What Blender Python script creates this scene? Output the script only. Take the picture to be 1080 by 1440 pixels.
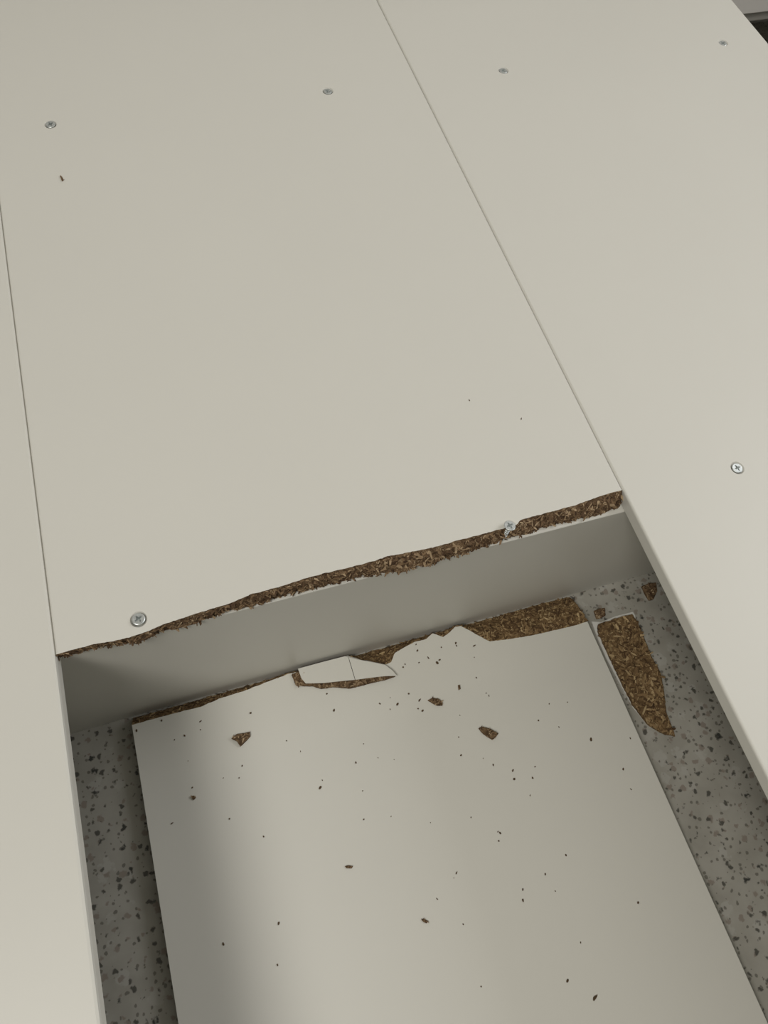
import bpy, bmesh, math, random
from mathutils import Vector, Matrix, noise

# ------------------------------------------------------------------ camera
U = 0.592                    # camera height above the platform top (m)
DEP = 0.41 * U               # platform top above the floor (m)
T = 0.016                    # board thickness
ZT = DEP                     # z of the platform top; floor is z = 0
F_PX = 1076.0
R = ((0.95224439, -0.22891659, 0.20205892),
     (-0.29511794, -0.85979242, 0.41672822),
     (0.07833272, -0.45645832, -0.8862899))
CAM = Vector((0, 0, ZT + U))
scene = bpy.context.scene
for o in list(bpy.data.objects):
    bpy.data.objects.remove(o)
cd = bpy.data.cameras.new('camera')
cd.sensor_fit = 'AUTO'; cd.sensor_width = 36.0
cd.lens = F_PX / 1440 * 36.0
cd.clip_start = 0.01; cd.clip_end = 50
cam = bpy.data.objects.new('camera', cd)
scene.collection.objects.link(cam)
cam.matrix_world = Matrix((
    (R[0][0], -R[0][1], -R[0][2], CAM.x),
    (R[1][0], -R[1][1], -R[1][2], CAM.y),
    (R[2][0], -R[2][1], -R[2][2], CAM.z),
    (0, 0, 0, 1)))
scene.camera = cam

# ------------------------------------------------------------------ world and lights
scene.view_settings.view_transform = 'Standard'
scene.view_settings.look = 'None'
scene.view_settings.gamma = 1.0
scene.view_settings.use_curve_mapping = False
scene.view_settings.exposure = 0.0
w = bpy.data.worlds.new('room_light'); scene.world = w
w.use_nodes = True
bg = w.node_tree.nodes['Background']
bg.inputs[0].default_value = (1.0, 0.965, 0.86, 1); bg.inputs[1].default_value = 0.05


def area(name, loc, target, sx, sy, power, col):
    l = bpy.data.lights.new(name, 'AREA'); l.shape = 'RECTANGLE'
    l.size = sx; l.size_y = sy; l.energy = power; l.color = col
    o = bpy.data.objects.new(name, l); scene.collection.objects.link(o)
    o.location = loc
    o.rotation_euler = (Vector(target) - Vector(loc)).to_track_quat('-Z', 'Y').to_euler()
    return o


area('ceiling_lamp', (-1.32, -0.85, 3.30), (2.2, 0.9, 0.2), 1.2, 1.2, 66, (1.0, 0.965, 0.895))
area('right_fill', (2.5, 0.35, 1.9), (0, 0.2, 1.2), 1.3, 1.2, 28, (0.97, 0.975, 1.0))  # unseen fill, added to brighten the right side and its sheen
area('ceiling_bounce', (1.8, -0.5, 3.40), (1.8, -0.5, 0.0), 3.4, 3.4, 19, (1.0, 0.97, 0.87))

# ------------------------------------------------------------------ helpers
random.seed(7)
C = scene.collection


def unp(px, py, z):
    """point of the place on the horizontal plane z that stands at picture position px, py"""
    c = (px - 540.0, py - 720.0, F_PX)
    d = Vector([sum(R[i][k] * c[k] for k in range(3)) for i in range(3)])
    return CAM + d * ((z - CAM.z) / d.z)


def obj(name, bm_or_me, mat=None, parent=None, smooth=False):
    if isinstance(bm_or_me, bpy.types.Mesh):
        me = bm_or_me
    else:
        me = bpy.data.meshes.new(name); bm_or_me.to_mesh(me); bm_or_me.free()
    if mat is not None and not me.materials:
        me.materials.append(mat)
    if smooth:
        for p in me.polygons: p.use_smooth = True
    o = bpy.data.objects.new(name, me); C.objects.link(o)
    if parent is not None: o.parent = parent
    return o


def thing(name, label, cat, group=None, loc=(0, 0, 0)):
    o = bpy.data.objects.new(name, None); C.objects.link(o)
    o.location = loc; o.empty_display_size = 0.05
    return tag(o, label, cat, group)


def tag(o, label, cat, group=None):
    o['label'] = label; o['category'] = cat
    if group: o['group'] = group
    return o


def box_bm(x0, x1, y0, y1, z0, z1, bevel=0.0, seg=2):
    bm = bmesh.new()
    bmesh.ops.create_cube(bm, size=1)
    for v in bm.verts:
        v.co = Vector(((x0 + x1) / 2 + v.co.x * (x1 - x0), (y0 + y1) / 2 + v.co.y * (y1 - y0),
                       (z0 + z1) / 2 + v.co.z * (z1 - z0)))
    if bevel:
        bmesh.ops.bevel(bm, geom=bm.edges[:], offset=bevel, segments=seg, affect='EDGES', profile=0.5)
    return bm


def resample(poly, n):
    """n points, even in x, on a polyline of points sorted by x"""
    x0, x1 = poly[0].x, poly[-1].x
    out, k = [], 0
    for i in range(n):
        x = x0 + (x1 - x0) * i / (n - 1)
        while k < len(poly) - 2 and poly[k + 1].x < x: k += 1
        a, b = poly[k], poly[k + 1]
        f = (x - a.x) / (b.x - a.x) if b.x > a.x else 0
        out.append(a.lerp(b, max(0, min(1, f))))
    return out


# ------------------------------------------------------------------ materials
def new_mat(name):
    m = bpy.data.materials.new(name); m.use_nodes = True
    nt = m.node_tree
    return m, nt, nt.nodes['Principled BSDF']


def N(nt, kind, **kw):
    n = nt.nodes.new(kind)
    for k, v in kw.items(): setattr(n, k, v)
    return n


def ramp(nt, stops, interp='LINEAR'):
    r = N(nt, 'ShaderNodeValToRGB'); r.color_ramp.interpolation = interp
    e = r.color_ramp.elements
    while len(e) < len(stops): e.new(0.5)
    for el, (p, c) in zip(e, stops): el.position = p; el.color = (*c, 1) if len(c) == 3 else c
    return r


def mat_laminate(name, col, rough):
    m, nt, b = new_mat(name)
    tc = N(nt, 'ShaderNodeTexCoord')
    n1 = N(nt, 'ShaderNodeTexNoise'); n1.inputs['Scale'].default_value = 5; n1.inputs['Detail'].default_value = 3
    nt.links.new(tc.outputs['Object'], n1.inputs['Vector'])
    r = ramp(nt, [(0.3, tuple(c * 0.985 for c in col)), (0.7, col)])
    nt.links.new(n1.outputs['Fac'], r.inputs['Fac']); nt.links.new(r.outputs['Color'], b.inputs['Base Color'])
    n2 = N(nt, 'ShaderNodeTexNoise'); n2.inputs['Scale'].default_value = 900
    nt.links.new(tc.outputs['Object'], n2.inputs['Vector'])
    bp = N(nt, 'ShaderNodeBump'); bp.inputs['Strength'].default_value = 0.05; bp.inputs['Distance'].default_value = 0.0004
    nt.links.new(n2.outputs['Fac'], bp.inputs['Height']); nt.links.new(bp.outputs['Normal'], b.inputs['Normal'])
    b.inputs['Roughness'].default_value = rough
    return m


def ochre(c, on):
    return (c[0], c[1] * 0.99, c[2] * 0.86) if on else c


def mat_particle(name, k=1.0, och=False):
    m, nt, b = new_mat(name)
    tc = N(nt, 'ShaderNodeTexCoord')
    mp = N(nt, 'ShaderNodeMapping'); mp.inputs['Scale'].default_value = (1, 1, 1)
    nt.links.new(tc.outputs['Object'], mp.inputs['Vector'])
    nz = N(nt, 'ShaderNodeTexNoise'); nz.inputs['Scale'].default_value = 120; nz.inputs['Detail'].default_value = 4
    nt.links.new(mp.outputs['Vector'], nz.inputs['Vector'])
    mx = N(nt, 'ShaderNodeMixRGB'); mx.blend_type = 'ADD'; mx.inputs['Fac'].default_value = 0.012
    nt.links.new(mp.outputs['Vector'], mx.inputs[1]); nt.links.new(nz.outputs['Color'], mx.inputs[2])
    vo = N(nt, 'ShaderNodeTexVoronoi'); vo.inputs['Scale'].default_value = 420
    nt.links.new(mx.outputs['Color'], vo.inputs['Vector'])
    sep = N(nt, 'ShaderNodeSeparateColor'); nt.links.new(vo.outputs['Color'], sep.inputs['Color'])
    r = ramp(nt, [(p, ochre(c, och)) for p, c in [(0.0, (0.060 * k, 0.036 * k, 0.020 * k)), (0.35, (0.120 * k, 0.075 * k, 0.041 * k)),
                  (0.75, (0.190 * k, 0.125 * k, 0.070 * k)), (1.0, (0.32 * k, 0.235 * k, 0.145 * k))]])
    nt.links.new(sep.outputs['Red'], r.inputs['Fac']); nt.links.new(r.outputs['Color'], b.inputs['Base Color'])
    bp = N(nt, 'ShaderNodeBump'); bp.inputs['Strength'].default_value = 0.7; bp.inputs['Distance'].default_value = 0.0012
    nt.links.new(vo.outputs['Distance'], bp.inputs['Height']); nt.links.new(bp.outputs['Normal'], b.inputs['Normal'])
    b.inputs['Roughness'].default_value = 0.9
    b.inputs['Specular IOR Level'].default_value = 0.2
    return m


def mat_flake(name, k=1.0, och=False):
    m, nt, b = new_mat(name)
    g = N(nt, 'ShaderNodeNewGeometry')
    r = ramp(nt, [(p, ochre(c, och)) for p, c in [(0.0, (0.065 * k, 0.038 * k, 0.022 * k)), (0.4, (0.145 * k, 0.090 * k, 0.050 * k)),
                  (0.75, (0.24 * k, 0.160 * k, 0.090 * k)), (1.0, (0.47 * k, 0.355 * k, 0.225 * k))]])
    nt.links.new(g.outputs['Random Per Island'], r.inputs['Fac']); nt.links.new(r.outputs['Color'], b.inputs['Base Color'])
    b.inputs['Roughness'].default_value = 0.85
    b.inputs['Specular IOR Level'].default_value = 0.2
    return m


def mat_terrazzo():
    m, nt, b = new_mat('terrazzo')
    tc = N(nt, 'ShaderNodeTexCoord')
    base = N(nt, 'ShaderNodeTexNoise'); base.inputs['Scale'].default_value = 28; base.inputs['Detail'].default_value = 5
    nt.links.new(tc.outputs['Object'], base.inputs['Vector'])
    r0 = ramp(nt, [(0.32, (0.305, 0.294, 0.256)), (0.68, (0.385, 0.372, 0.332))])
    nt.links.new(base.outputs['Fac'], r0.inputs['Fac'])
    col = r0.outputs['Color']
    wob = N(nt, 'ShaderNodeTexNoise'); wob.inputs['Scale'].default_value = 190; wob.inputs['Detail'].default_value = 2
    nt.links.new(tc.outputs['Object'], wob.inputs['Vector'])

    def layer(col, scale, thr0, thr1, rnd_cut, c, off, fac):
        mp = N(nt, 'ShaderNodeMapping'); mp.inputs['Location'].default_value = off
        nt.links.new(tc.outputs['Object'], mp.inputs['Vector'])
        ad = N(nt, 'ShaderNodeMixRGB'); ad.blend_type = 'ADD'; ad.inputs['Fac'].default_value = 0.55 / scale
        nt.links.new(mp.outputs['Vector'], ad.inputs[1]); nt.links.new(wob.outputs['Color'], ad.inputs[2])
        v = N(nt, 'ShaderNodeTexVoronoi'); v.voronoi_dimensions = '2D'; v.inputs['Scale'].default_value = scale
        nt.links.new(ad.outputs['Color'], v.inputs['Vector'])
        s = N(nt, 'ShaderNodeSeparateColor'); nt.links.new(v.outputs['Color'], s.inputs['Color'])
        # chip radius varies from cell to cell
        mr = N(nt, 'ShaderNodeMapRange'); mr.inputs['From Min'].default_value = rnd_cut
        mr.inputs['To Min'].default_value = thr0; mr.inputs['To Max'].default_value = thr1
        nt.links.new(s.outputs['Red'], mr.inputs['Value'])
        gt = N(nt, 'ShaderNodeMath', operation='GREATER_THAN'); gt.inputs[1].default_value = rnd_cut
        nt.links.new(s.outputs['Red'], gt.inputs[0])
        sb = N(nt, 'ShaderNodeMath', operation='SUBTRACT')
        nt.links.new(mr.outputs['Result'], sb.inputs[0]); nt.links.new(v.outputs['Distance'], sb.inputs[1])
        ml = N(nt, 'ShaderNodeMath', operation='MULTIPLY'); ml.use_clamp = True; ml.inputs[1].default_value = 11
        nt.links.new(sb.outputs[0], ml.inputs[0])
        m2 = N(nt, 'ShaderNodeMath', operation='MULTIPLY'); nt.links.new(ml.outputs[0], m2.inputs[0]); nt.links.new(gt.outputs[0], m2.inputs[1])
        m3 = N(nt, 'ShaderNodeMath', operation='MULTIPLY'); nt.links.new(m2.outputs[0], m3.inputs[0]); m3.inputs[1].default_value = fac
        mx = N(nt, 'ShaderNodeMixRGB'); nt.links.new(m3.outputs[0], mx.inputs['Fac'])
        nt.links.new(col, mx.inputs[1]); mx.inputs[2].default_value = (*c, 1)
        return mx.outputs['Color']
    col = layer(col, 40, 0.10, 0.36, 0.55, (0.44, 0.43, 0.40), (3.1, 0.7, 0), 0.45)
    col = layer(col, 75, 0.10, 0.30, 0.55, (0.190, 0.145, 0.118), (0.3, 2.7, 0), 0.60)
    col = layer(col, 150, 0.10, 0.32, 0.50, (0.110, 0.102, 0.085), (1.3, 4.7, 0), 0.75)
    col = layer(col, 78, 0.08, 0.25, 0.45, (0.075, 0.072, 0.062), (5.3, 1.1, 0), 0.95)
    col = layer(col, 46, 0.07, 0.17, 0.58, (0.045, 0.045, 0.041), (7.7, 3.3, 0), 1.0)
    nt.links.new(col, b.inputs['Base Color'])
    b.inputs['Roughness'].default_value = 0.42
    return m


def mat_steel():
    m, nt, b = new_mat('zinc_steel')
    tc = N(nt, 'ShaderNodeTexCoord')
    n1 = N(nt, 'ShaderNodeTexNoise'); n1.inputs['Scale'].default_value = 300
    nt.links.new(tc.outputs['Object'], n1.inputs['Vector'])
    r = ramp(nt, [(0.3, (0.50, 0.53, 0.52)), (0.7, (0.70, 0.73, 0.72))])
    nt.links.new(n1.outputs['Fac'], r.inputs['Fac']); nt.links.new(r.outputs['Color'], b.inputs['Base Color'])
    b.inputs['Metallic'].default_value = 0.8; b.inputs['Roughness'].default_value = 0.42
    return m


def mat_plain(name, col, rough):
    m, nt, b = new_mat(name)
    tc = N(nt, 'ShaderNodeTexCoord')
    n1 = N(nt, 'ShaderNodeTexNoise'); n1.inputs['Scale'].default_value = 12; n1.inputs['Detail'].default_value = 4
    nt.links.new(tc.outputs['Object'], n1.inputs['Vector'])
    r = ramp(nt, [(0.3, tuple(c * 0.93 for c in col)), (0.7, col)])
    nt.links.new(n1.outputs['Fac'], r.inputs['Fac']); nt.links.new(r.outputs['Color'], b.inputs['Base Color'])
    b.inputs['Roughness'].default_value = rough
    return m


M_LAM = mat_laminate('white_laminate', (0.66, 0.648, 0.592), 0.42)
M_EDGE = mat_laminate('white_edge_band', (0.64, 0.635, 0.60), 0.36)
M_PB = mat_particle('particleboard', 1.0)
M_PBL = mat_particle('particleboard_inner', 1.15, True)
M_FL = mat_flake('wood_flake', 1.05)
M_FLL = mat_flake('wood_flake_pale', 1.05, True)
M_TERR = mat_terrazzo()
M_STEEL = mat_steel()
M_WALL = mat_plain('painted_wall', (0.56, 0.54, 0.51), 0.7)
M_BASE = mat_plain('grey_paint', (0.30, 0.29, 0.265), 0.5)

# ------------------------------------------------------------------ layout (metres)
XL = -0.2480 * U; XR = 0.5954 * U            # middle board edges
LX1 = -0.2483 * U; LX0 = LX1 - 0.500        # left board
RX0 = 0.5968 * U; RX1 = 1.447 * U           # right board
Y_NEAR, Y_FAR = -0.80, 1.185
Y_WALL = 1.235
Y_SF = 0.387 * U                            # front face of the visible cross board
Y_SC = 0.4005 * U                           # screw row
Y_S2 = 1.4222 * U                           # far screw row

# ------------------------------------------------------------------ setting
bm = box_bm(-3.2, 3.6, -3.0, Y_WALL + 0.1, -0.05, 0)
o = obj('floor', bm, M_TERR); o['kind'] = 'structure'
bm = box_bm(-3.2, 3.6, Y_WALL, Y_WALL + 0.1, 0, 2.6)
o = obj('wall_back', bm, M_WALL); o['kind'] = 'structure'
# ------------------------------------------------------------------ platform frame
fr = thing('platform_carcass', 'white cross board standing on edge on the terrazzo floor under the broken board', 'support')
ZS = ZT - T
def rail(name, x0, x1, y0, y1, lab=None):
    q = obj(name, box_bm(x0, x1, y0, y1, 0.0, ZS, 0.0008, 1), M_LAM, fr)
    if lab: q['label'] = lab
rail('cross_board', LX0 + 0.016, RX1 - 0.016, Y_SF, Y_SF + 0.016, 'white cross board exposed below the broken edge')
rail('cross_board', LX0 + 0.016, RX1 - 0.016, Y_S2 - 0.008, Y_S2 + 0.008)
rail('cross_board', LX0 + 0.016, RX1 - 0.016, Y_NEAR + 0.004, Y_NEAR + 0.020)
rail('added_side_rail', LX0, LX0 + 0.016, Y_NEAR + 0.004, Y_FAR - 0.004)  # unseen rails, added to stop light coming in under the boards
rail('added_side_rail', RX1 - 0.016, RX1, Y_NEAR + 0.004, Y_FAR - 0.004)


# ------------------------------------------------------------------ screws
def screw_head_mesh(rad=0.0052, turn=0.0):
    """countersunk head with a cross recess, origin at the centre of its top"""
    bm = bmesh.new()
    na = 48
    w_, l_, dep = rad * 0.15, rad * 0.60, rad * 0.60

    def ring(r, z):
        return [bm.verts.new((r * math.cos(2 * math.pi * k / na), r * math.sin(2 * math.pi * k / na), z)) for k in range(na)]

    def loop(vs):
        return [bm.edges.new((vs[k], vs[(k + 1) % len(vs)])) for k in range(len(vs))]

    def cross(w, l, c, z):
        pts = [(l, -w * 0.7), (l, w * 0.7), (c, c), (w * 0.7, l), (-w * 0.7, l), (-c, c), (-l, w * 0.7), (-l, -w * 0.7), (-c, -c), (-w * 0.7, -l), (w * 0.7, -l), (c, -c)]
        return [bm.verts.new((x, y, z)) for x, y in pts]
    r0 = ring(rad * 0.90, 0.00022); c0 = cross(w_, l_, rad * 0.19, 0.00022); c1 = cross(w_ * 0.6, l_ * 0.42, rad * 0.10, -dep)
    e = loop(r0) + loop(c0)
    bmesh.ops.triangle_fill(bm, edges=e, use_beauty=True)
    n = len(c0)
    for k in range(n):
        j = (k + 1) % n
        bm.faces.new((c0[k], c0[j], c1[j], c1[k]))
    bm.faces.new(c1)
    prev = r0
    for r, z in ((rad, -0.0001), (rad, -0.0007), (rad * 0.92, -0.0011), (rad * 0.45, -0.0042), (rad * 0.42, -0.0050)):
        nx = ring(r, z)
        for k in range(na):
            bm.faces.new((prev[k], nx[k], nx[(k + 1) % na], prev[(k + 1) % na]))
        prev = nx
    bm.faces.new(prev)
    bmesh.ops.recalc_face_normals(bm, faces=bm.faces[:])
    me = bpy.data.meshes.new('screw'); bm.to_mesh(me); bm.free(); me.materials.append(M_STEEL)
    return me


def shank_mesh():
    bm = bmesh.new()
    na, turns, pitch = 20, 9, 0.0024
    L = 0.0045
    rings = []
    steps = 90
    for i in range(steps + 1):
        z = -L - i / steps * 0.024
        ring = []
        for k in range(na):
            a = 2 * math.pi * k / na
            ph = ((-z - L) / pitch - k / na) % 1.0
            r = 0.0016 + 0.0009 * max(0, 1 - abs(ph - 0.5) * 5)
            r *= 1 - 0.75 * max(0, (i / steps - 0.8) / 0.2)
            ring.append(bm.verts.new((r * math.cos(a), r * math.sin(a), z)))
        rings.append(ring)
    for a, b in zip(rings, rings[1:]):
        for k in range(na):
            bm.faces.new((a[k], b[k], b[(k + 1) % na], a[(k + 1) % na]))
    bm.faces.new(rings[0]); bm.faces.new(rings[-1])
    bmesh.ops.recalc_face_normals(bm, faces=bm.faces[:])
    me = bpy.data.meshes.new('shank'); bm.to_mesh(me); bm.free(); me.materials.append(M_STEEL)
    return me


HEAD, SHANK = screw_head_mesh(), shank_mesh()
# dimple in the laminate round a countersunk head
def put_screw(parent, px, py, lift=0.0, tilt=(0, 0), turn=0.0, label=None, at=None):
    p = at if at is not None else unp(px, py, ZT)
    s = obj('screw', HEAD, None, parent)
    s.location = (p.x, p.y, ZT + lift)
    s.rotation_euler = (tilt[0], tilt[1], turn)
    k = obj('shank', SHANK, None, s)
    if label: s['label'] = label
    return s


# ------------------------------------------------------------------ flakes
def flake_bm(bm, p, nrm, size, lie=0.75):
    l = size * random.uniform(0.6, 1.5); wd = size * random.uniform(0.16, 0.38); th = size * random.uniform(0.05, 0.12)
    d = Vector((random.gauss(0, 1), random.gauss(0, 1), random.gauss(0, 1))).normalized()
    d = (d - nrm * d.dot(nrm) * lie).normalized()
    s = nrm.cross(d)
    if s.length < 0.1: return
    s.normalize(); u = d.cross(s)
    q = random.uniform(-0.5, 0.5); s, u = s * math.cos(q) + u * math.sin(q), u * math.cos(q) - s * math.sin(q)
    vs = []
    for sz in (-1, 1):
        for a, b in ((-1, -0.5), (-0.3, -1), (0.8, -0.9), (1, 0.3), (0.2, 1), (-0.8, 0.8)):
            vs.append(bm.verts.new(p + d * (l / 2 * a) + s * (wd / 2 * b) + u * (th / 2 * sz)))
    bm.faces.new(vs[:6][::-1]); bm.faces.new(vs[6:])
    for i in range(6):
        j = (i + 1) % 6
        bm.faces.new((vs[i], vs[j], vs[6 + j], vs[6 + i]))


def flakes_on_grid(grid, n, size, mat, parent, j0=0.0, name='wood_flakes', weight=None, lie=0.75, zmax=9.0):
    bm = bmesh.new()
    ni, nj = len(grid), len(grid[0])
    k = 0
    while k < n:
        i = random.uniform(0, ni - 1.001); j = (j0 + (1 - j0) * random.random()) * (nj - 1.001)
        a = int(i); b = int(j)
        if weight and random.random() > weight(i / (ni - 1)): continue
        k += 1
        p = grid[a][b].lerp(grid[a + 1][b], i - a).lerp(grid[a][b + 1].lerp(grid[a + 1][b + 1], i - a), j - b)
        e1 = grid[a + 1][b] - grid[a][b]; e2 = grid[a][b + 1] - grid[a][b]
        nr = e1.cross(e2)
        nr = nr.normalized() if nr.length > 1e-12 else Vector((0, 0, 1))
        flake_bm(bm, p, nr, size * random.uniform(0.55, 1.25), lie)
    for v in bm.verts: v.co.z = min(v.co.z, zmax)
    o = obj(name, bm, mat, parent); o['kind'] = 'stuff'
    return o


def grid_obj(name, grid, mat, parent):
    bm = bmesh.new()
    g = [[bm.verts.new(p) for p in col] for col in grid]
    for a, b in zip(g, g[1:]):
        for j in range(len(a) - 1):
            bm.faces.new((a[j], a[j + 1], b[j + 1], b[j]))
    return obj(name, bm, mat, parent)


def fracture(top, bot, rows, amp, seed, bulge=None):
    """grid of points from the top edge line to the bottom edge line with a rough break between"""
    grid = []
    for i, (a, b) in enumerate(zip(top, bot)):
        col = []
        for j in range(rows + 1):
            f = j / rows
            p = a.lerp(b, f)
            if bulge: p = p + bulge(f, i / (len(top) - 1))
            k = min(1, 4 * f * 1.0)
            q = p * 260 + Vector((seed, 0, 0)); q2 = p * 700 + Vector((0, seed, 3))
            d = noise.noise(q) * amp + noise.noise(q2) * amp * 0.6
            e = noise.noise(q + Vector((31, 7, 5))) * amp * 0.7
            edge = 0 if j == 0 else (0.25 if j == rows else 1)
            col.append(p + Vector((0, -d, e * (0 if j in (0, rows) else 1))) * edge)
        grid.append(col)
    return grid


def broken_board(parent, outline_line, bottom_line, far_pts, z_top, name, mat, bev=0.0):
    """white skin of a board whose one end follows outline_line (top) and bottom_line (bottom)"""
    bm = bmesh.new()
    t = [bm.verts.new(p) for p in outline_line]
    b = [bm.verts.new(p) for p in bottom_line]
    ft = [bm.verts.new(Vector((x, y, z_top))) for x, y in far_pts]
    fb = [bm.verts.new(Vector((x, y, bottom_line[0].z))) for x, y in far_pts]
    bm.faces.new(t + ft); bm.faces.new((b + fb)[::-1])
    bm.faces.new((t[-1], b[-1], fb[0], ft[0]))
    bm.faces.new((ft[0], fb[0], fb[1], ft[1]))
    bm.faces.new((ft[1], fb[1], b[0], t[0]))
    back = []
    for i in range(len(t) - 1):
        f = bm.faces.new((t[i], b[i], b[i + 1], t[i + 1])); f.material_index = 1
    bmesh.ops.recalc_face_normals(bm, faces=bm.faces[:])
    if bev:
        es = [e for e in bm.edges if set(e.verts) in ({t[-1], ft[0]}, {t[0], ft[1]})]
        bmesh.ops.bevel(bm, geom=es, offset=bev, segments=3, affect='EDGES', profile=0.5)
    o = obj(name, bm, mat, parent); o.data.materials.append(M_PB)
    return o


def jag(poly, amp, freq, seed):
    return [p + Vector((0, (noise.noise(Vector((p.x * freq, seed, 0))) + 0.6 * noise.noise(Vector((p.x * freq * 2.7, seed, 4)))) * amp *
                        min(1, 8 * min(i, len(poly) - 1 - i) / len(poly) * 4), 0)) for i, p in enumerate(poly)]


# ------------------------------------------------------------------ the three boards of the platform
lb = thing('platform_board', 'plain white board along the left side of the hole without visible screws', 'board', 'platform boards')
obj('panel', box_bm(LX0, LX1, Y_NEAR, Y_FAR, ZS, ZT, 0.0026, 2), M_LAM, lb)
rb = thing('platform_board', 'unbroken white board right of the long seam held by three screws', 'board', 'platform boards')
rpanel = obj('panel', box_bm(RX0, RX1, Y_NEAR, Y_FAR, ZS, ZT, 0.0022, 4), M_LAM, rb)
put_screw(rb, 1037, 658, -0.0001, (0.0, 0.02), 0.15, 'countersunk screw sunk flush near the right border')
put_screw(rb, 708, 99, -0.0004, (0.02, 0.0), 0.6)
put_screw(rb, 1017, 60, -0.0009, (0.05, -0.1), 0.3)

mb = thing('platform_board', 'white board between the seams snapped across, showing a brown jagged edge', 'board', 'platform boards')
TOP_PX = [(80.4, 920), (104.8, 913), (133, 905.5), (158, 902), (182, 896), (202.6, 889.8), (229, 878.4), (255.6, 869.4), (288, 859),
          (325, 848), (353, 835.6), (369.6, 831.5), (402, 822.5), (426.7, 814), (459, 805.5), (485, 799.5), (507, 794), (528, 788), (546, 782), (569.6, 777.8),
          (593, 773), (617, 768), (640.7, 760.6), (664.4, 754.7), (686, 749), (709.7, 742.5), (718, 741), (727, 738), (730, 732), (752, 725.5),
          (777, 719), (809, 710.4), (840, 699), (859, 693), (876, 689)]
BOT_PX = [(80.4, 924), (101, 921), (117, 917), (141.5, 909), (162, 907), (178, 904), (190, 905), (202.6, 900), (231, 885), (251.5, 884),
          (272, 876), (296, 867.4), (325, 856.5), (353, 853), (378, 844), (410, 834), (443, 827), (467, 820.5), (478, 818.7), (504.5, 809.5),
          (522, 810), (546, 804), (569.6, 803), (587, 795), (608, 794), (626, 784), (646.7, 780.5), (658.5, 775), (683, 768), (714.5, 755.5),
          (746, 749.7), (765, 740), (793, 734), (821.5, 727.7), (843.6, 724), (853, 718), (869, 713), (877, 706)]
NS = 300
top_w = [unp(x, y, ZT) for x, y in TOP_PX]
bot_w = [unp(x, y, ZS) for x, y in BOT_PX]
for poly in (top_w, bot_w):
    poly[0].x = XL; poly[-1].x = XR
    poly.sort(key=lambda p: p.x)
top_w = jag(resample(top_w, NS), 0.0006, 180, 2.0)
bot_w = jag(resample(bot_w, NS), 0.0018, 230, 9.0)
mpanel = broken_board(mb, top_w, [Vector((p.x, max(p.y, Y_SF - 0.02), ZS + 0.00005)) for p in bot_w], [(XR, Y_FAR), (XL, Y_FAR)], ZT, 'panel', M_LAM, 0.0018)
bot_w = [Vector((p.x, p.y, ZS + 0.00005)) for p in bot_w]
gr = fracture(top_w, bot_w, 9, 0.0016, 11.0, lambda f, s: Vector((0, -0.002 * math.sin(math.pi * f) * (0.3 + s), 0)))
ce = grid_obj('broken_edge', gr, M_PB, mb); ce['label'] = 'rough brown particleboard core along the break'
flakes_on_grid(gr, 1500, 0.0062, M_FL, ce, 0.10, weight=lambda s: 0.25 + 0.75 * min(1, s * 2), zmax=ZT - 0.0008)
flakes_on_grid(gr, 420, 0.0050, M_FL, ce, 0.78, weight=lambda s: 0.25 + 0.75 * min(1, s * 2), lie=0.3, zmax=ZT - 0.0008)
put_screw(mb, 71, 175, 0.0003, (0.06, -0.10), 0.4)
put_screw(mb, 461, 128, -0.0002, (0.0, 0.03), 0.9)
put_screw(mb, 195, 871, 0.0013, (-0.04, 0.14), 0.5, 'screw standing slightly proud above the dark end of the break')
put_screw(mb, 716, 738, 0.0045, (-0.10, 0.16), 0.2, 'screw left bare in a notch of the broken edge', at=unp(717, 739, ZT + 0.0045))



def countersink(panel, spots):
    """drill the conical holes the screw heads sit in"""
    bm = bmesh.new()
    for p in spots:
        m = Matrix.Translation((p.x, p.y, ZT - 0.0020))
        bmesh.ops.create_cone(bm, cap_ends=True, segments=40, radius1=0.0030, radius2=0.0074, depth=0.0060, matrix=m)
    me = bpy.data.meshes.new('cutter'); bm.to_mesh(me); bm.free()
    cu = bpy.data.objects.new('cutter', me); C.objects.link(cu)
    md = panel.modifiers.new('holes', 'BOOLEAN'); md.object = cu; md.operation = 'DIFFERENCE'; md.solver = 'EXACT'
    dg = bpy.context.evaluated_depsgraph_get(); dg.update()
    nm = bpy.data.meshes.new_from_object(panel.evaluated_get(dg))
    panel.modifiers.clear(); panel.data = nm
    bpy.data.objects.remove(cu)


bpy.context.view_layer.update()
countersink(rpanel, [unp(*q, ZT) for q in ((1037, 658), (708, 99), (1017, 60))])
countersink(mpanel, [unp(*q, ZT) for q in ((71, 175), (461, 128), (195, 871))])

# ------------------------------------------------------------------ low furniture in the far corner
su = thing('storage_unit', 'pale grey furniture front above a dark gap in the far right corner', 'furniture')
SX0, SX1, SY0 = 0.875, 1.70, 0.98
zb = 0.188
obj('front_panel', box_bm(SX0, SX1, SY0, SY0 + 0.016, zb, 0.62, 0.0010, 2), M_WALL, su)
obj('body', box_bm(SX0, SX1, SY0 + 0.0165, Y_WALL - 0.005, zb + 0.004, 0.62, 0.0010, 2), M_WALL, su)
obj('bottom_rail', box_bm(SX0, SX1, SY0 + 0.007, SY0 + 0.025, zb - 0.018, zb - 0.003, 0.003, 3), M_BASE, su)
for lx in (SX0 + 0.03, SX1 - 0.03):
    for ly in (SY0 + 0.05, Y_WALL - 0.04):
        bm = bmesh.new()
        bmesh.ops.create_cone(bm, cap_ends=True, segments=20, radius1=0.012, radius2=0.018, depth=zb + 0.004,
                              matrix=Matrix.Translation((lx, ly, (zb + 0.004) / 2)))
        obj('leg', bm, M_BASE, su)

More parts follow.
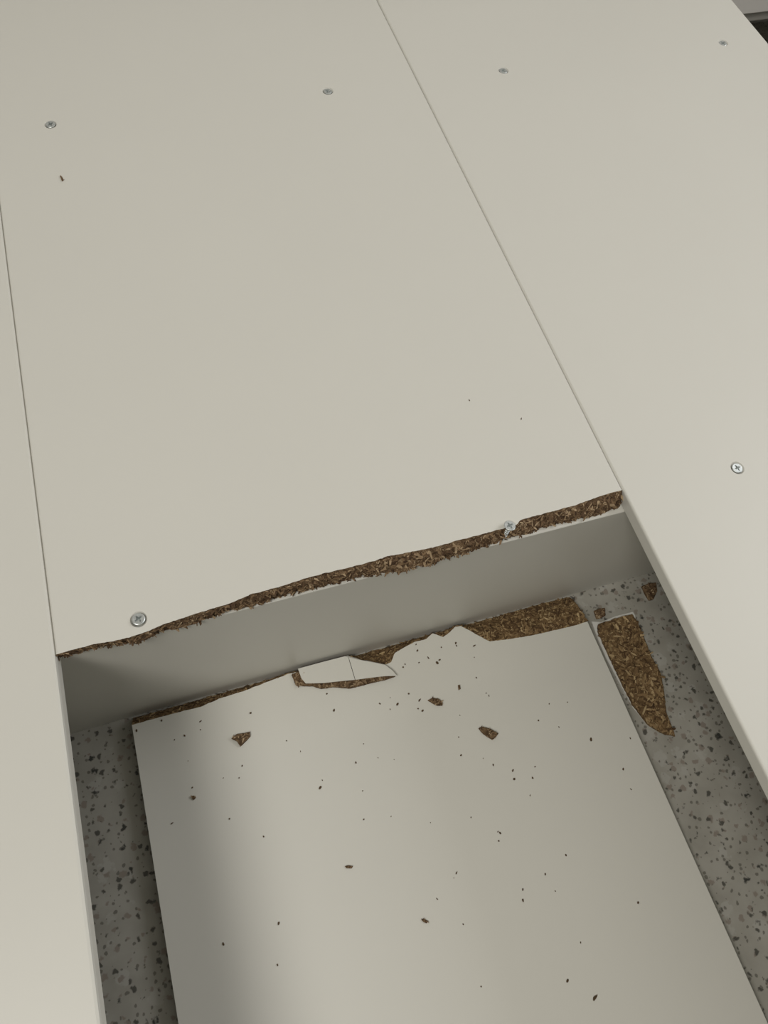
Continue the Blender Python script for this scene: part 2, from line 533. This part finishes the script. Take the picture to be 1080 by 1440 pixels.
# ------------------------------------------------------------------ the fallen board on the floor
fb = thing('fallen_board', 'white broken-off board lying on the terrazzo floor inside the frame, strewn with crumbs', 'board')
ZF = T + 0.0004
LAM_PX = [(185.5, 1019.5), (223, 1009), (255.6, 1000.5), (282, 994), (308.5, 982.5), (345, 971), (386, 955), (408, 947), (440, 940), (488, 922),
          (507, 927.5), (526, 931), (541.5, 934.5), (550, 931.5), (555, 918.5), (569.6, 909.6), (584, 902.5), (599, 899), (608, 890.5), (614, 892.5),
          (623, 896), (632, 889.5), (640, 881.5), (648, 880.5), (664, 888.5), (680, 898), (689, 902), (714.5, 899), (746, 894), (777, 887),
          (809, 879.5), (826, 874)]
lam = [unp(x, y, ZF) for x, y in LAM_PX]
COR_PX = [(178, 1012), (223, 1000), (290, 981), (345, 965), (400, 949.5), (440, 938), (488, 925.5), (540, 911), (600, 894), (650, 880.5),
          (700, 866.5), (750, 852), (785, 843), (800, 839.5), (809, 843), (815, 852), (824, 864)]
cor = [unp(x, y, 0.001) for x, y in COR_PX]
# keep the core clear of the cross board
for p in cor: p.y = min(p.y, Y_SF - 0.0008)
for p in lam: p.y = min(p.y, Y_SF - 0.0012)
FX0 = lam[0].x; FX1 = lam[-1].x
cor[0].x = FX0; cor[-1].x = FX1
lam_s = jag(resample(lam, NS), 0.0005, 160, 5.0)
cor_s = jag(resample(cor, NS), 0.0006, 200, 6.0)
for p in lam_s + cor_s: p.y = min(p.y, Y_SF - 0.0007)
slx = (unp(251, 1440, ZF).x - FX0) / (unp(251, 1440, ZF).y - lam[0].y)
srx = (unp(1080, 1440, ZF).x - FX1) / (unp(1080, 1440, ZF).y - lam[-1].y)
YN = -0.765
broken_board(fb, lam_s, [Vector((p.x, p.y, 0.0004)) for p in cor_s],
             [(FX1 + srx * (YN - lam[-1].y), YN), (FX0 + slx * (YN - lam[0].y), YN)], ZF, 'panel', M_LAM)
cor_s = [Vector((p.x, p.y, 0.0008)) for p in cor_s]


def fb_bulge(f, s):
    g = math.sin(math.pi * f)
    return Vector((0, 0, 0.0035 * g * (1.0 if s > 0.66 else 0.3)))


gf = fracture(lam_s, cor_s, 9, 0.0010, 21.0, fb_bulge)
for col in gf:
    for j, p in enumerate(col):
        p.y = min(p.y, Y_SF - 0.0006); p.z = max(p.z, 0.0005) if j else p.z
        if j: p.z = min(p.z, ZF - 0.0006)
ce = grid_obj('broken_core', gf, M_PBL, fb); ce['label'] = 'bare brown particleboard core where the white skin tore off'
flakes_on_grid(gf, 1100, 0.0062, M_FLL, ce, 0.06, weight=lambda s: 1.0 if s > 0.66 else 0.30, lie=0.95, zmax=ZF - 0.0003)


# ------------------------------------------------------------------ loose fragments
def slab_grid(pts, z, h, inset, rough, seed, jagamp=0.0008, dens=6):
    """closed lump: outline pts (world, xy) extruded up by h with a rough top; returns bmesh"""
    bm = bmesh.new()
    out = []
    n = len(pts)
    for i in range(n):
        a, b = pts[i], pts[(i + 1) % n]
        m = max(2, int((b - a).length / 0.0018))
        for k in range(m):
            p = a.lerp(b, k / m)
            q = Vector((p.x * 400, p.y * 400, seed))
            out.append(p + Vector((noise.noise(q), noise.noise(q + Vector((9, 9, 9))), 0)) * jagamp)
    c = sum(out, Vector()) / len(out)
    rings = []
    lv = [(0.0, 0.0), (0.0, 0.75), (inset, 1.0)] + [(inset + (1 - inset) * k / dens, 1.0) for k in range(1, dens)]
    for f, hz in lv:
        ring = []
        for p in out:
            q = p.lerp(c, f)
            zz = z + h * hz + (noise.noise(Vector((q.x * 330, q.y * 330, seed + 2))) * rough if hz > 0 else 0)
            ring.append(bm.verts.new((q.x, q.y, max(zz, z))))
        rings.append(ring)
    for a, b in zip(rings, rings[1:]):
        for k in range(len(out)):
            j = (k + 1) % len(out)
            bm.faces.new((a[k], a[j], b[j], b[k]))
    bm.faces.new(rings[0][::-1]); bm.faces.new(rings[-1])
    bmesh.ops.recalc_face_normals(bm, faces=bm.faces[:])
    return bm, out, c


def poly_in(p, poly):
    ins = False; n = len(poly)
    for i in range(n):
        a, b = poly[i], poly[(i + 1) % n]
        if (a.y > p.y) != (b.y > p.y) and p.x < (b.x - a.x) * (p.y - a.y) / (b.y - a.y) + a.x: ins = not ins
    return ins


def scatter_flakes(out, z, n, size, mat, parent, lie=0.95):
    bm = bmesh.new()
    xs = [p.x for p in out]; ys = [p.y for p in out]; k = 0
    while k < n:
        p = Vector((random.uniform(min(xs), max(xs)), random.uniform(min(ys), max(ys)), 0))
        if not poly_in(p, out): continue
        k += 1; p.z = z + random.uniform(-0.0003, 0.0005)
        flake_bm(bm, p, Vector((0, 0, 1)), size * random.uniform(0.5, 1.3), lie)
    o = obj('wood_flakes', bm, mat, parent); o['kind'] = 'stuff'
    return o


# long torn chunk on the floor beside the fallen board
CH_PX = [(842, 877), (866, 869), (889, 863), (897, 874), (906.5, 896), (916, 921), (930, 946.5), (935, 975), (938, 1003), (950.6, 1034.7),
         (935, 1031.5), (913, 1019), (891, 990.6), (878, 965), (862, 931), (850, 905.6), (842, 887)]
ch = thing('board_chunk', 'long torn brown particleboard chunk on the terrazzo right of the fallen board', 'wood chunk')
pts = [unp(x, y, 0.006) for x, y in CH_PX]
pts = [Vector((p.x, p.y, 0)) for p in pts][::-1]
bm, out, c = slab_grid(pts, 0.0012, 0.0050, 0.06, 0.0011, 3.0)
core = obj('core', bm, M_PBL, ch)
scatter_flakes([c + (p - c) * 0.93 for p in out], 0.0060, 300, 0.0078, M_FLL, core)
SK_PX = [(832, 874), (845, 875), (866, 866.5), (890, 860.5), (893, 866), (900, 900), (920, 950), (930, 1010), (928, 1026), (913, 1022), (890, 995),
         (872, 962), (852, 925), (840, 897)]
bm = bmesh.new()
sk = [unp(x, y, 0.001) for x, y in SK_PX][::-1]
vb = [bm.verts.new((p.x, p.y, 0.0002)) for p in sk]; vt = [bm.verts.new((p.x, p.y, 0.0013)) for p in sk]
bm.faces.new(vb[::-1]); bm.faces.new(vt)
for i in range(len(sk)):
    j = (i + 1) % len(sk); bm.faces.new((vb[i], vb[j], vt[j], vt[i]))
bmesh.ops.recalc_face_normals(bm, faces=bm.faces[:])
o = obj('laminate_skin', bm, M_EDGE, ch); o['label'] = 'white laminate skin peeking out under the chunk'

# white-topped splinter lying on the fallen board against the cross board
sp = thing('laminate_fragment', 'white laminate splinter with brown underside lying cracked on the fallen board', 'splinter')
FR = [(419, 940), (452, 931), (485, 922.5), (507, 928), (530, 932.5), (541.5, 935), (552, 943), (558, 950.5), (540, 951), (522, 953),
      (500, 956), (478, 958), (455, 960.5), (430, 961), (424, 954)]
ZFR0 = ZF + 0.0003


def tilt_z(p, y0, y1):  # the splinter leans up towards its front edge
    return ZF + 0.0044 + 0.0016 * max(0, min(1, (y1 - p.y) / (y1 - y0)))


fr_w = [unp(x, y, ZF + 0.0052) for x, y in FR]
for p in fr_w: p.y = min(p.y, Y_SF - 0.0015)
y0 = min(p.y for p in fr_w); y1 = max(p.y for p in fr_w)


def slab(name, poly, lo, hi, mat, parent):
    bm = bmesh.new()
    vb = [bm.verts.new((p.x, p.y, lo(p))) for p in poly]; vt = [bm.verts.new((p.x, p.y, hi(p))) for p in poly]
    bm.faces.new(vb[::-1]); bm.faces.new(vt)
    for i in range(len(poly)):
        j = (i + 1) % len(poly); bm.faces.new((vb[i], vb[j], vt[j], vt[i]))
    bmesh.ops.recalc_face_normals(bm, faces=bm.faces[:])
    return obj(name, bm, mat, parent)


def cut(poly, x, keep_left):
    outp = []
    n = len(poly)
    for i in range(n):
        a, b = poly[i], poly[(i + 1) % n]
        ia, ib = (a.x < x) == keep_left, (b.x < x) == keep_left
        if ia: outp.append(a)
        if ia != ib: outp.append(a.lerp(b, (x - a.x) / (b.x - a.x)))
    return outp


xc = unp(496, 945, ZF + 0.004).x
top_f = lambda p: tilt_z(p, y0, y1)
slab('laminate', cut(fr_w, xc - 0.0003, True), lambda p: top_f(p) - 0.0007, top_f, M_LAM, sp)
slab('laminate', cut(fr_w, xc + 0.0003, False), lambda p: top_f(p) - 0.0007, lambda p: top_f(p) - 0.0001, M_LAM, sp)
BR = [(410, 949), (420, 944), (452, 936), (485, 928), (507, 932), (541, 939), (554, 948), (556, 951), (545, 955), (524, 960), (505, 965), (492, 968),
      (470, 966), (452, 968.5), (440, 965), (416, 964)]
br_w = [unp(x, y, ZF + 0.002) for x, y in BR]
bm = bmesh.new()
cpoly = [Vector((p.x, p.y, 0)) for p in br_w][::-1]
bm2, out2, c2 = slab_grid(cpoly, ZF + 0.0002, 0.0031, 0.04, 0.0003, 8.0, 0.0004)
bm.free()
cf = obj('core', bm2, M_PB, sp)
scatter_flakes(out2, ZF + 0.0030, 260, 0.0034, M_FL, cf, 0.9)


def chip(px_pts, z, h, label, name='wood_chip', mat=None, nfl=14, group=None, fs=0.003):
    pts = [unp(x, y, z + h * 0.7) for x, y in px_pts]
    pts = [Vector((p.x, p.y, 0)) for p in pts]
    cx = sum(p.x for p in pts) / len(pts); cy = sum(p.y for p in pts) / len(pts)
    t = thing(name, label, 'wood chip', group, (cx, cy, z))
    loc = [p - Vector((cx, cy, 0)) for p in pts]
    bm, out, c = slab_grid(loc, 0.0, h, 0.18, h * 0.22, random.uniform(0, 50), 0.0003, 4)
    body = obj('chip_body', bm, mat or M_PB, t)
    if nfl: scatter_flakes(out, h * 1.0, nfl, fs, M_FL, body, 0.85)
    return t


def c1(*p): return [(60 + x / 2.4545, 680 + y / 2.4545) for x, y in p]
def c2p(*p): return [(380 + x / 3.375, 680 + y / 3.375) for x, y in p]
def c3(*p): return [(620 + x / 3.1765, 660 + y / 3.1765) for x, y in p]
def c4(*p): return [(80 + x / 2.7, 980 + y / 2.7) for x, y in p]
def c5(*p): return [(440 + x / 2.348, 960 + y / 2.348) for x, y in p]


chip(c1((652, 880), (670, 864), (690, 862), (715, 857), (716, 872), (704, 886), (682, 907), (670, 890)), ZF, 0.004,
     'reddish brown ragged wood chip at the left end of the fallen board')
chip(c5((380, 58), (395, 50), (412, 52), (427, 62), (428, 75), (410, 75), (396, 68)), ZF, 0.003,
     'small oval brown wood chip nearest the torn core on the fallen board')
chip(c5((548, 150), (560, 145), (585, 152), (613, 168), (604, 180), (595, 188), (575, 177), (560, 165)), ZF, 0.004,
     'wedge-shaped brown wood chip in the middle of the fallen board')
chip(c3((898, 522), (930, 508), (962, 506), (966, 545), (950, 580), (932, 584), (915, 560)), 0.0, 0.004,
     'reddish wood chip on the terrazzo in the corner under the right board')
chip(c3((684, 632), (705, 622), (732, 620), (736, 652), (715, 664), (696, 668)), 0.0, 0.003,
     'small brown wood chip on the terrazzo beside the corner of the fallen board')
chip(c5((105, 606), (118, 603), (133, 606), (128, 613), (112, 613)), ZF, 0.0016,
     'slim brown splinter alone on the white middle of the fallen board', nfl=4, fs=0.002)
chip(c5((358, 780), (368, 780), (382, 788), (376, 795), (364, 789)), ZF, 0.0016,
     'tan sliver nearest the photographer on the fallen board', nfl=4, fs=0.002)
chip(c4((511, 376), (522, 374), (528, 382), (520, 391), (513, 386)), ZF, 0.0018,
     'olive brown crumb on the shaded left strip of the fallen board', nfl=3, fs=0.0018)
chip(c5((479, 8), (486, 8), (488, 20), (481, 24)), ZF, 0.002, 'upright dark crumb just above the oval wood chip', nfl=3, fs=0.0018)
chip([(84, 246.5), (86.5, 247.5), (89.5, 253), (87, 254.5)], ZT, 0.0012, 'dark sliver below the far left screw on the broken board', nfl=2, fs=0.0018)

# tiny crumbs, each one a thing
def crumb_mesh(seed, el):
    rnd = random.Random(seed)
    bm = bmesh.new()
    bmesh.ops.create_icosphere(bm, subdivisions=1, radius=1)
    for v in bm.verts:
        v.co *= rnd.uniform(0.7, 1.2)
        v.co.x *= el; v.co.z = v.co.z * 0.5
    zmin = min(v.co.z for v in bm.verts)
    for v in bm.verts: v.co.z -= zmin
    me = bpy.data.meshes.new('wood_crumb'); bm.to_mesh(me); bm.free(); me.materials.append(M_PB)
    return me


CR = [crumb_mesh(i, 1.0 + 0.35 * (i % 4)) for i in range(8)]
spots = []
for x, y, s in [(316, 37, 1.3), (69, 92, 1.5), (279, 72, 1.5), (352, 58, 1.3), (347, 86, 1.2), (362, 93, 1.3), (255, 88, .7), (222, 70, .8), (255, 50, .7), (46, 37, 1),
                (572, 35, .7), (581, 43, .8), (481, 180, 1), (489, 240, 1.1), (595, 272, 1.1), (660, 290, 1.3), (664, 319, 1.7), (725, 315, 1.2), (733, 278, .8), (717, 372, .7),
                (744, 125, 1.3), (918, 188, 1.8), (812, 147, .8), (780, 70, .8), (840, 65, .9), (1024, 286, 1.4), (1048, 184, .9), (1050, 352, .8), (167, 202, .8),
                (142, 264, 1.1), (24, 347, 1.6), (31, 322, .7), (168, 452, 1.1), (164, 357, .8), (258, 442, .6), (410, 714, .8), (388, 462, .7), (522, 445, .7),
                (618, 497, 1.2), (611, 492, .8), (613, 523, 1.2), (835, 570, 1.2), (767, 633, 1), (474, 628, 1), (465, 645, .6), (693, 683, 1.1), (693, 719, 1.3), (800, 688, .7),
                (1073, 727, 1.5), (496, 798, .9), (840, 985, 1.4), (931, 1040, 2.0), (555, 1003, 1), (884, 858, .8), (485, 108, .6), (215, 248, .6), (268, 254, .7), (562, 250, .6)]:
    spots.append((440 + x / 2.348, 960 + y / 2.348, s))
for x, y, s in [(698, 794, 1.2), (750, 827, 1.1), (630, 872, 1.3), (692, 764, .9), (880, 758, 1.3), (884, 770, 1.0), (812, 778, 1.1), (792, 852, 1.9), (803, 838, 1.2), (968, 770, 1.2),
                (968, 825, .8), (706, 850, .9), (520, 1045, 1), (303, 1075, 1.2), (268, 998, 1.1), (978, 922, 1), (640, 858, .8)]:
    spots.append((380 + x / 3.375, 680 + y / 3.375, s))
for x, y, s in [(545, 93, 1), (545, 125, 1), (485, 147, 1.1), (398, 90, 1), (303, 128, 1.3), (735, 62, 1.5), (872, 167, .8), (514, 345, .9), (437, 480, 1), (655, 463, 1.2),
                (785, 530, .9), (842, 860, 1.3), (632, 938, 1.3), (692, 308, .9), (703, 262, 1), (838, 1018, .9), (925, 207, .6), (498, 243, .7), (632, 308, .6), (447, 163, .7)]:
    spots.append((80 + x / 2.7, 980 + y / 2.7, s))
def zone(x, y):
    if x < 375: return 'tiny dark crumb on the left quarter of the fallen board', 'crumbs on the left quarter of the fallen board'
    if y < 970: return 'tiny dark crumb close to the torn core of the fallen board', 'crumbs close to the torn core'
    if y < 1010: return 'tiny dark crumb level with the oval chip on the fallen board', 'crumbs level with the oval chip'
    if x > 750: return 'tiny dark crumb towards the right edge of the fallen board', 'crumbs towards the right edge of the fallen board'
    if y < 1130: return 'tiny dark crumb below the wedge-shaped chip on the fallen board', 'crumbs below the wedge-shaped chip'
    if y < 1290: return 'tiny dark crumb around the slim splinter, mid fallen board', 'crumbs around the slim splinter'
    return 'tiny dark crumb near the bottom of the photo on the fallen board', 'crumbs on the nearest part of the fallen board'


for i, (x, y, s) in enumerate(spots):
    p = unp(x, y, ZF)
    o = obj('wood_crumb', CR[i % len(CR)])
    o.location = (p.x, p.y, ZF)
    k = 0.00082 * s
    o.scale = (k, k, k)
    o.rotation_euler = (0, 0, random.uniform(0.2, 2.2))
    lab, grp = zone(x, y)
    tag(o, lab, 'crumb', grp)
for x, y, s, a, lab in [(660, 563, 1.1, 1.5, 'tiny dark speck on the broken board, left of a paler speck'),
                        (733, 589, 1.1, 1.0, 'tiny pale brown speck on the broken board near the long seam')]:
    p = unp(x, y, ZT)
    o = obj('wood_crumb', CR[3]); o.location = (p.x, p.y, ZT)
    o.scale = (0.0006 * s,) * 3; o.rotation_euler = (0, 0, a)
    tag(o, lab, 'crumb')
